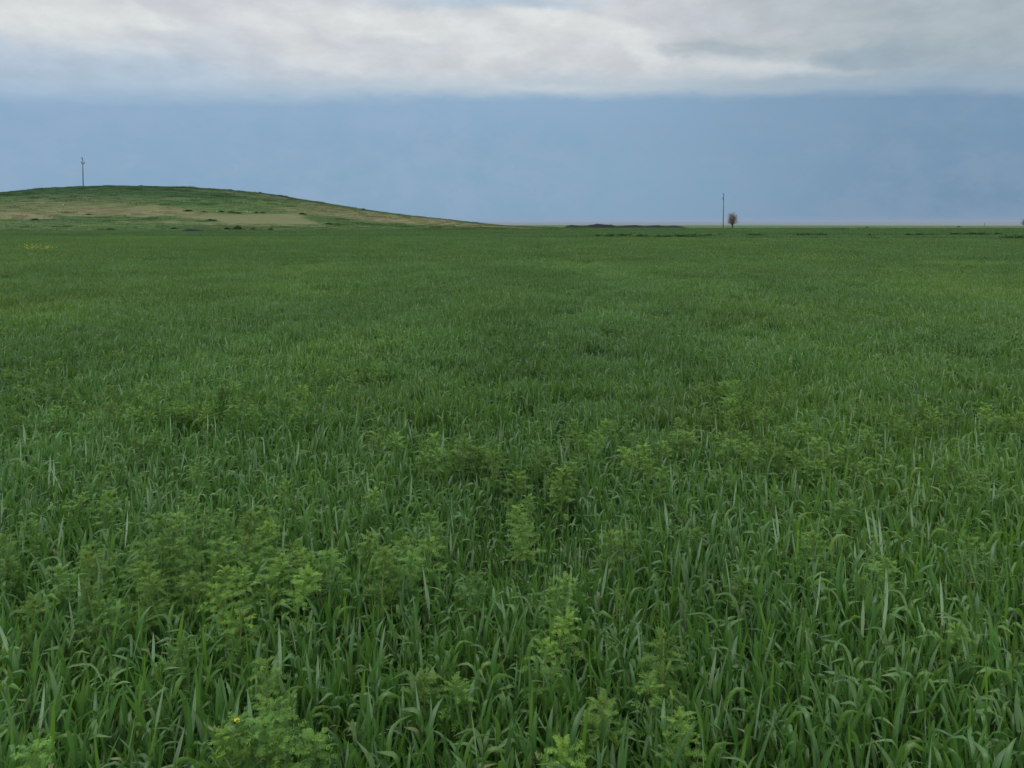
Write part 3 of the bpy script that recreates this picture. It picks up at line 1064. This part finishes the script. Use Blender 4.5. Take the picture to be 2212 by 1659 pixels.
def margin():
    src2 = lambda zx, zy: ((1400 + zx * .6329) * .54, (700 + zy * .6329) * .54)
    src3 = lambda zx, zy: ((2700 + zx * .6311) * .54, (700 + zy * .6311) * .54)
    g = 'dark grass tussocks along the right field margin'
    row = [(src2(a, b), w) for a, b, w in [(1590, 396, 1.3), (1645, 398, 1.0), (1700, 396, 1.1), (1755, 396, 1.0), (1835, 400, 1.4), (1960, 402, .8), (2010, 404, .9), (2065, 402, 1.2),
                                          (2110, 402, 1.2), (2170, 400, 1.3)]]
    row += [(src3(a, b), w) for a, b, w in [(95, 398, 1.3), (150, 398, 1.0), (215, 392, 1.0), (265, 388, .8), (500, 392, 1.2), (540, 392, .9), (800, 392, 1.1), (860, 392, .8),
                                           (930, 392, 1.3), (1240, 392, .9), (1350, 386, .7), (1480, 388, .8), (1550, 388, .9), (1630, 388, .9), (1780, 386, 1.1), (1900, 388, 1.6),
                                           (1950, 386, 1.1), (2040, 384, .9), (490, 418, .9), (1150, 420, .9), (1265, 420, 1.2), (880, 420, .7)]]
    for (px, py), w in row:
        x, y = at(px, py, 0.0)
        clump('grass_tussock', TM, x, y, 0, w * 1.5, rng.uniform(0.62, 0.8) * min(1, .55 + .4 * w), 'low dark green grass tussock in the row along the right field margin', 'tussock', g)
    for k, (q, w, lb) in enumerate([((2130, 428), 1.7, 'largest dark tussock at the far right, nearer than the margin row'),
                                    ((2180, 418), 1.2, 'dark tussock touching the far right end of the largest one')]):
        x, y = at(*src3(*q), 0.0)
        clump('grass_tussock', TM, x, y, 0, w, 1.0, lb, 'tussock')
    # one dark tuft in the middle of the field
    x, y = at(1667, 655, 0.72)
    clump('grass_tussock', TM, x, y, 0, 0.34, 0.62, 'single dark tuft standing out of the smooth wheat right of centre', 'tussock')
    # hill foot on the left
    s1 = lambda zx, zy: (zx * .6329 * .54, (560 + zy * .6329) * .54)
    g2 = 'low dark shrubs in a line at the hill foot'
    for zx, zy, w, h in [(640, 578, 2.2, .35), (700, 578, 2.4, .4), (770, 577, 2.2, .4), (850, 577, 2.4, .45), (930, 576, 1.8, .3), (1100, 577, 2.0, .6), (1150, 575, 1.8, .8),
                         (1185, 575, 1.5, .7), (1300, 575, 1.6, .5), (1440, 577, 1.9, .6), (1505, 577, 2.1, 1.0), (1560, 576, 1.5, .5), (1600, 577, 1.5, .4), (1710, 578, 1.0, .5)]:
        x, y = at(*s1(zx, zy), 0.0)
        clump('shrub', BM, x, y, 0, w, h + 0.35, 'low dark shrub in the line at the foot of the hill', 'shrub', g2)
    for (zx, zy, w, h, lb) in [(350, 548, 2.2, .5, 'dark shrub in the grass left of the hill-foot line'), (420, 549, 1.9, .55, 'dark shrub just right of another, left of the hill-foot line'),
                               (1330, 510, 2.6, 1.1, 'dark bush on the hill slope at the left edge of the bare tan field'), (1190, 452, 2.2, 1.1, 'green bush on the hill above the tan band'),
                               (1910, 470, 2.0, 1.1, 'bush on the hill at the upper right corner of the tan field'), (2080, 533, 2.6, .9, 'low bush at the right foot of the hill'),
                               (2135, 535, 2.2, .7, 'low bush rightmost at the hill foot'), (225, 508, 2.0, 1.0, 'green bush at the end of the sandy bare strip'),
                               (560, 472, 1.8, .7, 'dark bush under the tan band, left part of the hill')]:
        x, y = hill_hit(*s1(zx, zy))
        clump('shrub', BM, x, y, float(hill_z(x, y)) - 0.05 if y > 150 else 0, w * .75, h * .45, lb, 'shrub')
    for zx in (1290, 1400, 1460, 1500, 1620, 1660, 1470):
        x, y = hill_hit(*s1(zx, 462 + rng.uniform(-6, 3)))
        clump('shrub', BM, x, y, float(hill_z(x, y)) - .05, rng.uniform(.8, 1.6), rng.uniform(.3, .5), 'dark bush in the row above the bare tan field on the hill', 'shrub', 'bushes above the tan field')
    g3 = 'small bushes along the hill skyline'
    for px in list(range(200, 420, 34)) + [455, 505, 560, 600, 640, 690, 735, 790, 850, 905]:
        px += rng.uniform(-10, 10)
        py = np.interp(px, [a for a, b in _prof], [b for a, b in _prof])
        x, _ = at_y(px, py, CREST - 3)
        clump('shrub', BM, x, CREST - 3, float(hill_z(x, CREST - 3)) - .1, rng.uniform(.9, 1.9), rng.uniform(.35, .7), 'small bush breaking the skyline of the hill', 'shrub', g3)
    # small dark things on the plain
    for px, py, w, h, lb in [(1573, 493.5, .55, .35, 'small dark clump lying between the utility pole and the bare tree'),
                             (1873, 491.5, 1.0, .38, 'small dark bush on the far plain right of the bare tree'),
                             (2071, 490.5, 1.1, .45, 'small dark bush on the far plain near the right edge')]:
        x, y = at(px, py, 0)
        clump('shrub', BM, x, y, 0, w, h, lb, 'shrub')
    gl = 'low bushes along the far edge of the green land'
    for q in [(700, 345), (745, 345), (960, 346), (1010, 345), (1060, 346), (1400, 346), (1450, 346), (1980, 344), (2050, 345), (2110, 346)]:
        x, y = at(*src3(*q), 0)
        clump('shrub', BM, x, y, 0, rng.uniform(1.3, 2.2), rng.uniform(.25, .4), 'low bush along the far edge of the green land at the right', 'shrub', gl)
    for q in [(1185, 352), (1215, 352), (1310, 350), (730, 345), (790, 350), (850, 348)]:
        x, y = at(*src2(*q), 0)
        clump('shrub', BM, x, y, 0, rng.uniform(.8, 1.3), rng.uniform(.3, .45), 'low bush in the grass just right of the hill end', 'shrub', 'low bushes right of the hill end')


margin()


def heap(name, x, y, z, length, depth, height, label, seed, profile):
    xs = np.linspace(-length / 2, length / 2, 90)
    ys = np.linspace(-depth / 2, depth / 2, 14)
    X, Y = np.meshgrid(xs, ys)
    H = np.interp((X / length + 0.5), *zip(*profile)) * height
    Z = H * (1 - np.clip(np.abs(Y) / (depth / 2), 0, 1) ** 1.7) * (0.75 + 0.5 * fbm(X, Y, 1.6, seed)) - 0.04
    V = np.stack([X.ravel(), Y.ravel(), Z.ravel()], 1)
    i = np.arange(len(xs) * len(ys)).reshape(len(ys), len(xs))
    Q = np.stack([i[:-1, :-1].ravel(), i[:-1, 1:].ravel(), i[1:, 1:].ravel(), i[1:, :-1].ravel()], 1)
    a = Acc()
    a.add(V, Q)
    o = ob(name, a.mesh(name, [M_HEAP]), label=label, category='earth heap')
    o.location = (x, y, z)
    return o


x, y = at(1351, 492, 0)
heap('earth_heap', x, y, 0, 42, 6, 1.35, 'long low dark lumpy heap of earth on the horizon left of the utility pole', 5,
     [(0, 0), (.02, .55), (.06, .7), (.12, .55), (.17, .6), (.22, .9), (.3, 1), (.38, .85), (.43, .5), (.5, .62), (.58, .78), (.66, .55), (.74, .7), (.82, .62), (.9, .6), (.97, .3), (1, 0)])
x, y = at(427, 492.5, 0)
y = min(y, 149)
heap('earth_heap', 427 / F * 0 + (427 - 1106) / F * y, y, 0, 6.5, 1.6, 0.62, 'short black wedge-shaped heap at the foot of the hill', 8,
     [(0, 0), (.06, .8), (.3, 1), (.6, .7), (.85, .4), (1, 0)])


def stone(x, y, z, s, label, group=None):
    a = Acc()
    V, T = [], []
    n, m = 8, 5
    for j in range(m + 1):
        for k in range(n):
            th = math.pi * j / m
            ph = 2 * math.pi * k / n
            r = 1 + rng.uniform(-.18, .18)
            V.append((r * math.sin(th) * math.cos(ph), .8 * r * math.sin(th) * math.sin(ph), .65 * r * math.cos(th)))
    Q = [(j * n + k, j * n + (k + 1) % n, (j + 1) * n + (k + 1) % n, (j + 1) * n + k) for j in range(m) for k in range(n)]
    a.add(np.array(V), Q)
    o = ob('pale_stone', a.mesh('pale_stone', [M_STONE]), label=label, category='stone')
    o.location = (x, y, z)
    o.scale = (s, s, s)
    if group:
        o['group'] = group


for px, py, s, lb in [(468, 458,  .24, 'pale stone on the hill above the left end of the tan field'), (534, 459,  .24, 'pale stone on the hill, left one of a close pair above the tan field'),
                      (541, 460,  .24, 'pale stone on the hill, right one of a close pair above the tan field'), (136, 444,  .24, 'pale stone alone on the tan slope at the left of the hill')]:
    x, y = hill_hit(px, py)
    stone(x, y, float(hill_z(x, y)) + .12, s, lb)


# ------------------------------------------------------------------ utility poles
def pole(x, y, z, H, arms, label, yaw):
    root = bpy.data.objects.new('utility_pole', None)
    COL.objects.link(root)
    root.location = (x, y, z)
    root.rotation_euler = (R(0.3), R(0.4), yaw)
    root['label'] = label
    root['category'] = 'utility pole'
    a = Acc()
    tube(a, [(0, 0, -0.3), (0, 0, H * .5), (0, 0, H)], [0.155, 0.13, 0.10], n=12)
    ob('shaft', a.mesh('shaft', [M_POLE]), root)
    a = Acc()                                              # crossarm
    za = H * (1 - arms)
    w = 0.55
    V = [(sx * w, sy * .06 + .12, za + sz * .06) for sx in (-1, 1) for sy in (-1, 1) for sz in (-1, 1)]
    a.add(V, [(0, 1, 3, 2), (4, 6, 7, 5), (0, 4, 5, 1), (2, 3, 7, 6), (0, 2, 6, 4), (1, 5, 7, 3)])
    tube(a, [(-.34, .12, za - .02), (0, .11, za - .55)], [.025, .025], n=5)
    tube(a, [(.34, .12, za - .02), (0, .11, za - .55)], [.025, .025], n=5)
    arm = ob('crossarm', a.mesh('crossarm', [M_IRON], smooth=False), root)

    def insulator(par, px, py, pz, s=1.0):
        b = Acc()
        tube(b, [(0, 0, 0), (0, 0, .12 * s), (0, 0, .13 * s), (0, 0, .2 * s), (0, 0, .21 * s), (0, 0, .3 * s), (0, 0, .36 * s)],
             [.02 * s, .02 * s, .09 * s, .07 * s, .085 * s, .06 * s, .02 * s], n=10)
        o = ob('insulator', b.mesh('insulator', [M_GLASSY]), par)
        o.location = (px, py, pz)
    insulator(arm, -.46, .12, za + .05, 1.5)
    insulator(arm, .46, .12, za + .05, 1.5)
    a = Acc()                                              # top bracket with its pin insulator
    V = [(sx * .2 - .12, sy * .07, H - .22 + sz * .1) for sx in (-1, 1) for sy in (-1, 1) for sz in (-1, 1)]
    a.add(V, [(0, 1, 3, 2), (4, 6, 7, 5), (0, 4, 5, 1), (2, 3, 7, 6), (0, 2, 6, 4), (1, 5, 7, 3)])
    br = ob('top_bracket', a.mesh('top_bracket', [M_IRON], smooth=False), root)
    insulator(br, -.24, 0, H - .14, 1.5)
    return root


x, z = at_y(183.5, 405, CREST)
zz = float(hill_z(x, CREST - 1))
_, ztop = at_y(182.5, 340, CREST)
pole(x, CREST - 1, zz - .05, ztop - zz - .3, 0.17, 'thin utility pole standing on the crest of the grassy hill', 0.0)
x, y = at(1562, 492.5, 0)
_, ztop = at_y(1562, 418, y)
pole(x, y, 0, ztop - .3, 0.14, 'thin utility pole standing on the flat field beside the bare tree', R(62))

x, y = at(2127, 490, 0)
a = Acc()
tube(a, [(0, 0, -.2), (0, 0, .9), (0, 0, 1.7)], [.11, .1, .09], n=8)
o = ob('wooden_post', a.mesh('wooden_post', [M_POST]), label='tiny thin post on the far plain near the right edge', category='post')
o.location = (x, y, 0)


# ------------------------------------------------------------------ bare trees
def bare_tree(x, y, H, W, label, seed):
    rg = np.random.default_rng(seed)
    root = bpy.data.objects.new('bare_tree', None)
    COL.objects.link(root)
    root.location = (x, y, 0)
    root['label'] = label
    root['category'] = 'tree'
    tr, cr = Acc(), Acc()

    # low forked trunk, upswept limbs, and fine twigs that fill an egg-shaped crown
    tube(tr, [(0, 0, -.1), (0.03, 0, .3), (0, 0.02, .75)], [.17, .14, .12], n=8)
    limbs = []
    for k in range(9):
        az = k * 2.4 + rg.normal(0, .2)
        top = rg.uniform(1.9, 3.9)
        sp = rg.uniform(.25, .75) * (1 - 0.12 * max(0, top - 2.4))
        pts = [np.array((0, 0, .5))]
        for q in (0.35, 0.7, 1.0):
            pts.append(np.array((math.cos(az) * sp * q ** .7, math.sin(az) * sp * q ** .7, .5 + (top - .5) * q)) + rg.normal(0, .05, 3))
        tube(tr, pts, [.075, .055, .035, .012], n=5)
        limbs.append(pts)
    for k in range(400):
        pts = limbs[k % 9]
        f = rg.uniform(.12, 1.0) * 3
        i0 = min(2, int(f))
        p = pts[i0] + (pts[i0 + 1] - pts[i0]) * (f - i0)
        az = rg.uniform(0, 6.28)
        zt = p[2] + rg.uniform(.15, .75)
        u = min(1.0, max(0.0, (zt - .5) / 3.9))
        rad = 1.15 * math.sin(math.pi * u ** .8) ** .7 if u < 1 else .05
        rr = rad * (1 + .28 * math.sin(3 * az + 1.3) + .15 * math.sin(5 * az + zt * 3)) * math.sqrt(rg.uniform(.15, 1))
        tip = np.array((math.cos(az) * rr, math.sin(az) * rr, zt))
        tip = p + (tip - p) * min(1, .95 / (np.linalg.norm(tip - p) + 1e-6))
        mid = (p + tip) / 2 + np.array((0, 0, -.05)) + rg.normal(0, .03, 3)
        tube(cr, [p, mid, tip], [.013, .009, .005], n=3, cap=False)
        for _ in range(4):
            b = mid + (tip - mid) * rg.uniform(0, 1)
            e = b + (tip - p) * .3 + rg.normal(0, .11, 3) + np.array((0, 0, .08))
            tube(cr, [b, e], [.008, .004], n=3, cap=False)
    V = np.concatenate(cr.v)
    ext = np.percentile(np.abs(V[:, 0]), 97), np.percentile(V[:, 2], 99)
    root.scale = (W / 2 / ext[0], W / 2 / ext[0], H / ext[1])
    ob('trunk', tr.mesh('trunk', [M_BARK]), root)
    ob('crown', cr.mesh('crown', [M_TWIG]), root)


x, y = at(1582, 492.5, 0)
bare_tree(x, y, 5.0, 3.3, 'small bare brown egg-shaped tree beside the utility pole', 3)
x, y = at(2214, 491.5, 0)
bare_tree(x, y, 3.0, 2.2, 'bare brown bush-like tree cut by the right edge of the picture', 4)

# ------------------------------------------------------------------ sky
SUN_EL, SUN_AZ = R(52), R(205)


def build_world():
    w = bpy.data.worlds.new("World")
    S.world = w
    w.use_nodes = True
    N = NT(w.node_tree)
    bg = w.node_tree.nodes['Background']
    tc = N.node('ShaderNodeTexCoord')
    sx = N.node('ShaderNodeSeparateXYZ')
    N.l.new(tc.outputs['Generated'], sx.inputs[0])
    dx, dy, dz = sx.outputs
    az = N.m('MULTIPLY', N.m('ARCTAN2', dx, dy), 180 / math.pi)
    el = N.m('MULTIPLY', N.m('ARCSINE', dz), 180 / math.pi)
    # clouds: domain-warped coordinates in degrees
    base = N.comb(N.m('MULTIPLY', az, 0.07), N.m('MULTIPLY', el, 0.20), 0.0)
    w1 = N.noise(N.comb(N.m('MULTIPLY', az, 0.085), N.m('MULTIPLY', el, 0.19), 0.0), 1.5, 6, 0.6)
    ws = N.node('ShaderNodeSeparateColor')
    N.l.new(w1[1], ws.inputs[0])
    waz = N.m('ADD', az, N.m('MULTIPLY', N.m('SUBTRACT', ws.outputs[0], 0.5), 10.0))
    wel = N.m('ADD', el, N.m('MULTIPLY', N.m('SUBTRACT', ws.outputs[1], 0.5), 2.8))

    def blob(px, py, rx, ry, ang=0.0, soft=0.25):
        a, e = azel(px, py)
        u, v = N.m('SUBTRACT', waz, a), N.m('SUBTRACT', wel, e)
        c, s = math.cos(R(ang)), math.sin(R(ang))
        uu = N.m('ADD', N.m('MULTIPLY', u, c), N.m('MULTIPLY', v, s))
        vv = N.m('SUBTRACT', N.m('MULTIPLY', v, c), N.m('MULTIPLY', u, s))
        uu, vv = N.m('DIVIDE', uu, rx), N.m('DIVIDE', vv, ry)
        r = N.m('SQRT', N.m('ADD', N.m('MULTIPLY', uu, uu), N.m('MULTIPLY', vv, vv)))
        return N.ss(r, soft, 1.0, 1.0, 0.0)
    L = lin
    # cloud deck, left to right
    deck = N.mix(N.ss(waz, -34, 6), L(208, 212, 218), L(208, 211, 215))
    deck = N.mix(N.ss(waz, 6, 26), deck, L(176, 187, 193))
    # lower part of the deck sinks into blue grey
    low = N.mix(N.ss(az, -30, 0), L(172, 193, 213), L(194, 206, 214))
    low = N.mix(N.ss(az, 0, 30), low, L(158, 177, 192))
    lo_h = N.ss(az, -33, 10, 14.0, 12.2)
    deck = N.mix(N.ss(wel, 8.4, lo_h), low, deck)
    bright = [(120, 20, 11, 1.7, 0, .9), (300, 32, 3.0, 0.9, -12, 1.0), (850, 50, 12, 1.5, -4, .85), (1230, 55, 9, 1.5, -8, 1.0), (1390, 95, 4.5, 1.3, -18, .75),
              (1050, 105, 9, 1.3, 0, .55), (600, 62, 6, 1.2, -14, .6), (190, 80, 7, 1.3, -6, .5), (1230, 190, 5, .5, -1, .5), (1650, 150, 10, .9, -3, .45), (700, 120, 7, 1.1, -10, .35)]
    for px, py, rx, ry, an, st in bright:
        deck = N.mix(N.m('MULTIPLY', blob(px, py, rx, ry, an), st), deck, L(224, 227, 226))
    dark = [(1550, 105, 5, .8, -6, .7, (166, 181, 190)), (1880, 118, 6.5, 1.1, 0, .8, (150, 168, 182)), (2080, 30, 6, 1.3, 0, .5, (166, 179, 187)), (1700, 30, 5, 1.0, 0, .4, (186, 196, 200)),
            (1050, 6, 12, .8, 0, .9, (184, 200, 214)), (900, 100, 4, 1.0, -10, .45, (196, 203, 210)), (1500, 40, 5, 1.3, -15, .5, (196, 200, 208)), (250, 175, 14, 1.2, -2, .5, (178, 196, 212)),
            (2000, 120, 9, 1.5, 0, .4, (160, 176, 186)), (1180, 165, 5, .6, 0, .45, (178, 194, 206)), (480, 110, 9, 1.0, -8, .3, (196, 203, 212)), (2150, 90, 6, 2, 0, .4, (162, 176, 184))]
    for px, py, rx, ry, an, st, cc in dark:
        deck = N.mix(N.m('MULTIPLY', blob(px, py, rx, ry, an), st), deck, L(*cc))
    fine = N.noise(N.comb(N.m('MULTIPLY', az, 0.16), N.m('MULTIPLY', el, 0.34), 3.0), 2.0, 7, 0.6)
    fac = N.ss(fine[0], 0.3, 0.72, -0.07, 0.06)
    sc = N.node('ShaderNodeVectorMath', operation='SCALE')
    N.put(sc.inputs[0], deck)
    N.put(sc.inputs['Scale'], N.m('ADD', 1.0, fac))
    deck = sc.outputs[0]
    # above the picture: a general overcast, brighter high up
    hi_n = N.noise(tc.outputs['Generated'], 2.5, 5, 0.55)
    high = N.mix(hi_n[0], (0.52, 0.56, 0.60), (0.80, 0.82, 0.83))
    zen = N.node('ShaderNodeVectorMath', operation='SCALE')
    N.put(zen.inputs[0], high)
    N.put(zen.inputs['Scale'], N.ss(el, 15, 55, 1.0, 2.1))
    deck = N.mix(N.ss(el, 17, 28), deck, zen.outputs[0])
    # blue rain-laden band under the cloud base
    band = N.mix(N.ss(az, -34, 4), L(138, 170, 199), L(134, 167, 194))
    band = N.mix(N.ss(az, 4, 33), band, L(114, 145, 174))
    bn = N.noise(N.comb(N.m('MULTIPLY', az, 0.06), N.m('MULTIPLY', el, 0.12), 7.0), 1.4, 4, 0.6)
    band = N.mix(N.ss(bn[0], 0.35, 0.7, 0.0, 0.35), band, L(124, 162, 189))
    mot = N.noise(N.comb(N.m('MULTIPLY', az, 0.16), N.m('MULTIPLY', el, 0.22), 11.0), 2.2, 6, 0.65)
    band = N.mix(N.ss(mot[0], 0.35, 0.68, 0.0, 0.65), band, N.mix(N.ss(az, -10, 30), L(148, 172, 201), L(130, 155, 182)))
    topb = N.ss(el, 5.0, 9.6, 0.0, 0.55)
    band = N.mix(topb, band, N.mix(N.ss(az, 0, 30), L(148, 178, 206), L(122, 152, 181)))
    en = N.noise(N.comb(N.m('MULTIPLY', az, 0.16), N.m('MULTIPLY', el, 0.55), 1.7), 1.0, 6, 0.6)
    ka = lambda row: math.degrees((480.0 - row) / F)     # height over the horizon straight ahead, in degrees
    cosaz = N.m('COSINE', N.m('MULTIPLY', az, math.pi / 180))
    eh = N.m('ADD', N.ss(az, -26, 2, ka(237), ka(223)), N.ss(az, 0, 22, 0.0, ka(220) - ka(223)))
    edge = N.m('ADD', N.m('MULTIPLY', eh, cosaz), N.m('MULTIPLY', N.m('SUBTRACT', en[0], 0.5), 1.7))
    f = N.ss(N.m('SUBTRACT', el, edge), -0.08, N.ss(az, -30, 10, 1.5, 1.0))
    haze_in = N.ss(N.m('SUBTRACT', el, edge), 0.1, 2.4)
    veil = N.mix(haze_in, N.mix(0.25, low, band), deck)
    sky = N.mix(f, band, veil)
    # pale strip just over the horizon
    strip = N.mix(N.ss(az, 4, 33), L(144, 162, 184), L(146, 160, 178))
    sky = N.mix(N.m('MULTIPLY', N.ss(el, 0.02, 0.55, 1.0, 0.0), N.ss(az, -6, 6, 0.3, 0.6)), sky, strip)
    sky = N.mix(N.ss(el, 0.3, 2.0, 0.08, 0.0), sky, L(158, 170, 188))
    ns = N.node('ShaderNodeTexSky', sky_type='NISHITA', sun_disc=False, sun_elevation=SUN_EL, sun_rotation=SUN_AZ)
    ns.dust_density = 2.0
    up = N.node('ShaderNodeVectorMath', operation='SCALE')
    N.put(up.inputs[0], sky)
    up.inputs['Scale'].default_value = 10.0
    N.put(bg.inputs['Color'], N.mix(0.95, ns.outputs[0], up.outputs[0]))
    bg.inputs['Strength'].default_value = 0.1
    w.cycles.sampling_method = 'MANUAL'
    w.cycles.sample_map_resolution = 1024


build_world()
sd = bpy.data.lights.new('sun', 'SUN')
sd.energy = 0.6
sd.angle = R(35)
sd.color = (1.0, 0.96, 0.90)
so = bpy.data.objects.new('sun', sd)
COL.objects.link(so)
d = Vector((math.sin(SUN_AZ) * math.cos(SUN_EL), math.cos(SUN_AZ) * math.cos(SUN_EL), math.sin(SUN_EL)))
so.rotation_euler = d.to_track_quat('Z', 'Y').to_euler()
so.location = d * 50

S.view_settings.view_transform = 'Standard'
S.view_settings.look = 'None'
S.view_settings.exposure = 0
S.view_settings.gamma = 1
S.render.engine = 'CYCLES'
S.cycles.max_bounces = 6
S.cycles.diffuse_bounces = 4
S.cycles.glossy_bounces = 2
S.cycles.transmission_bounces = 4
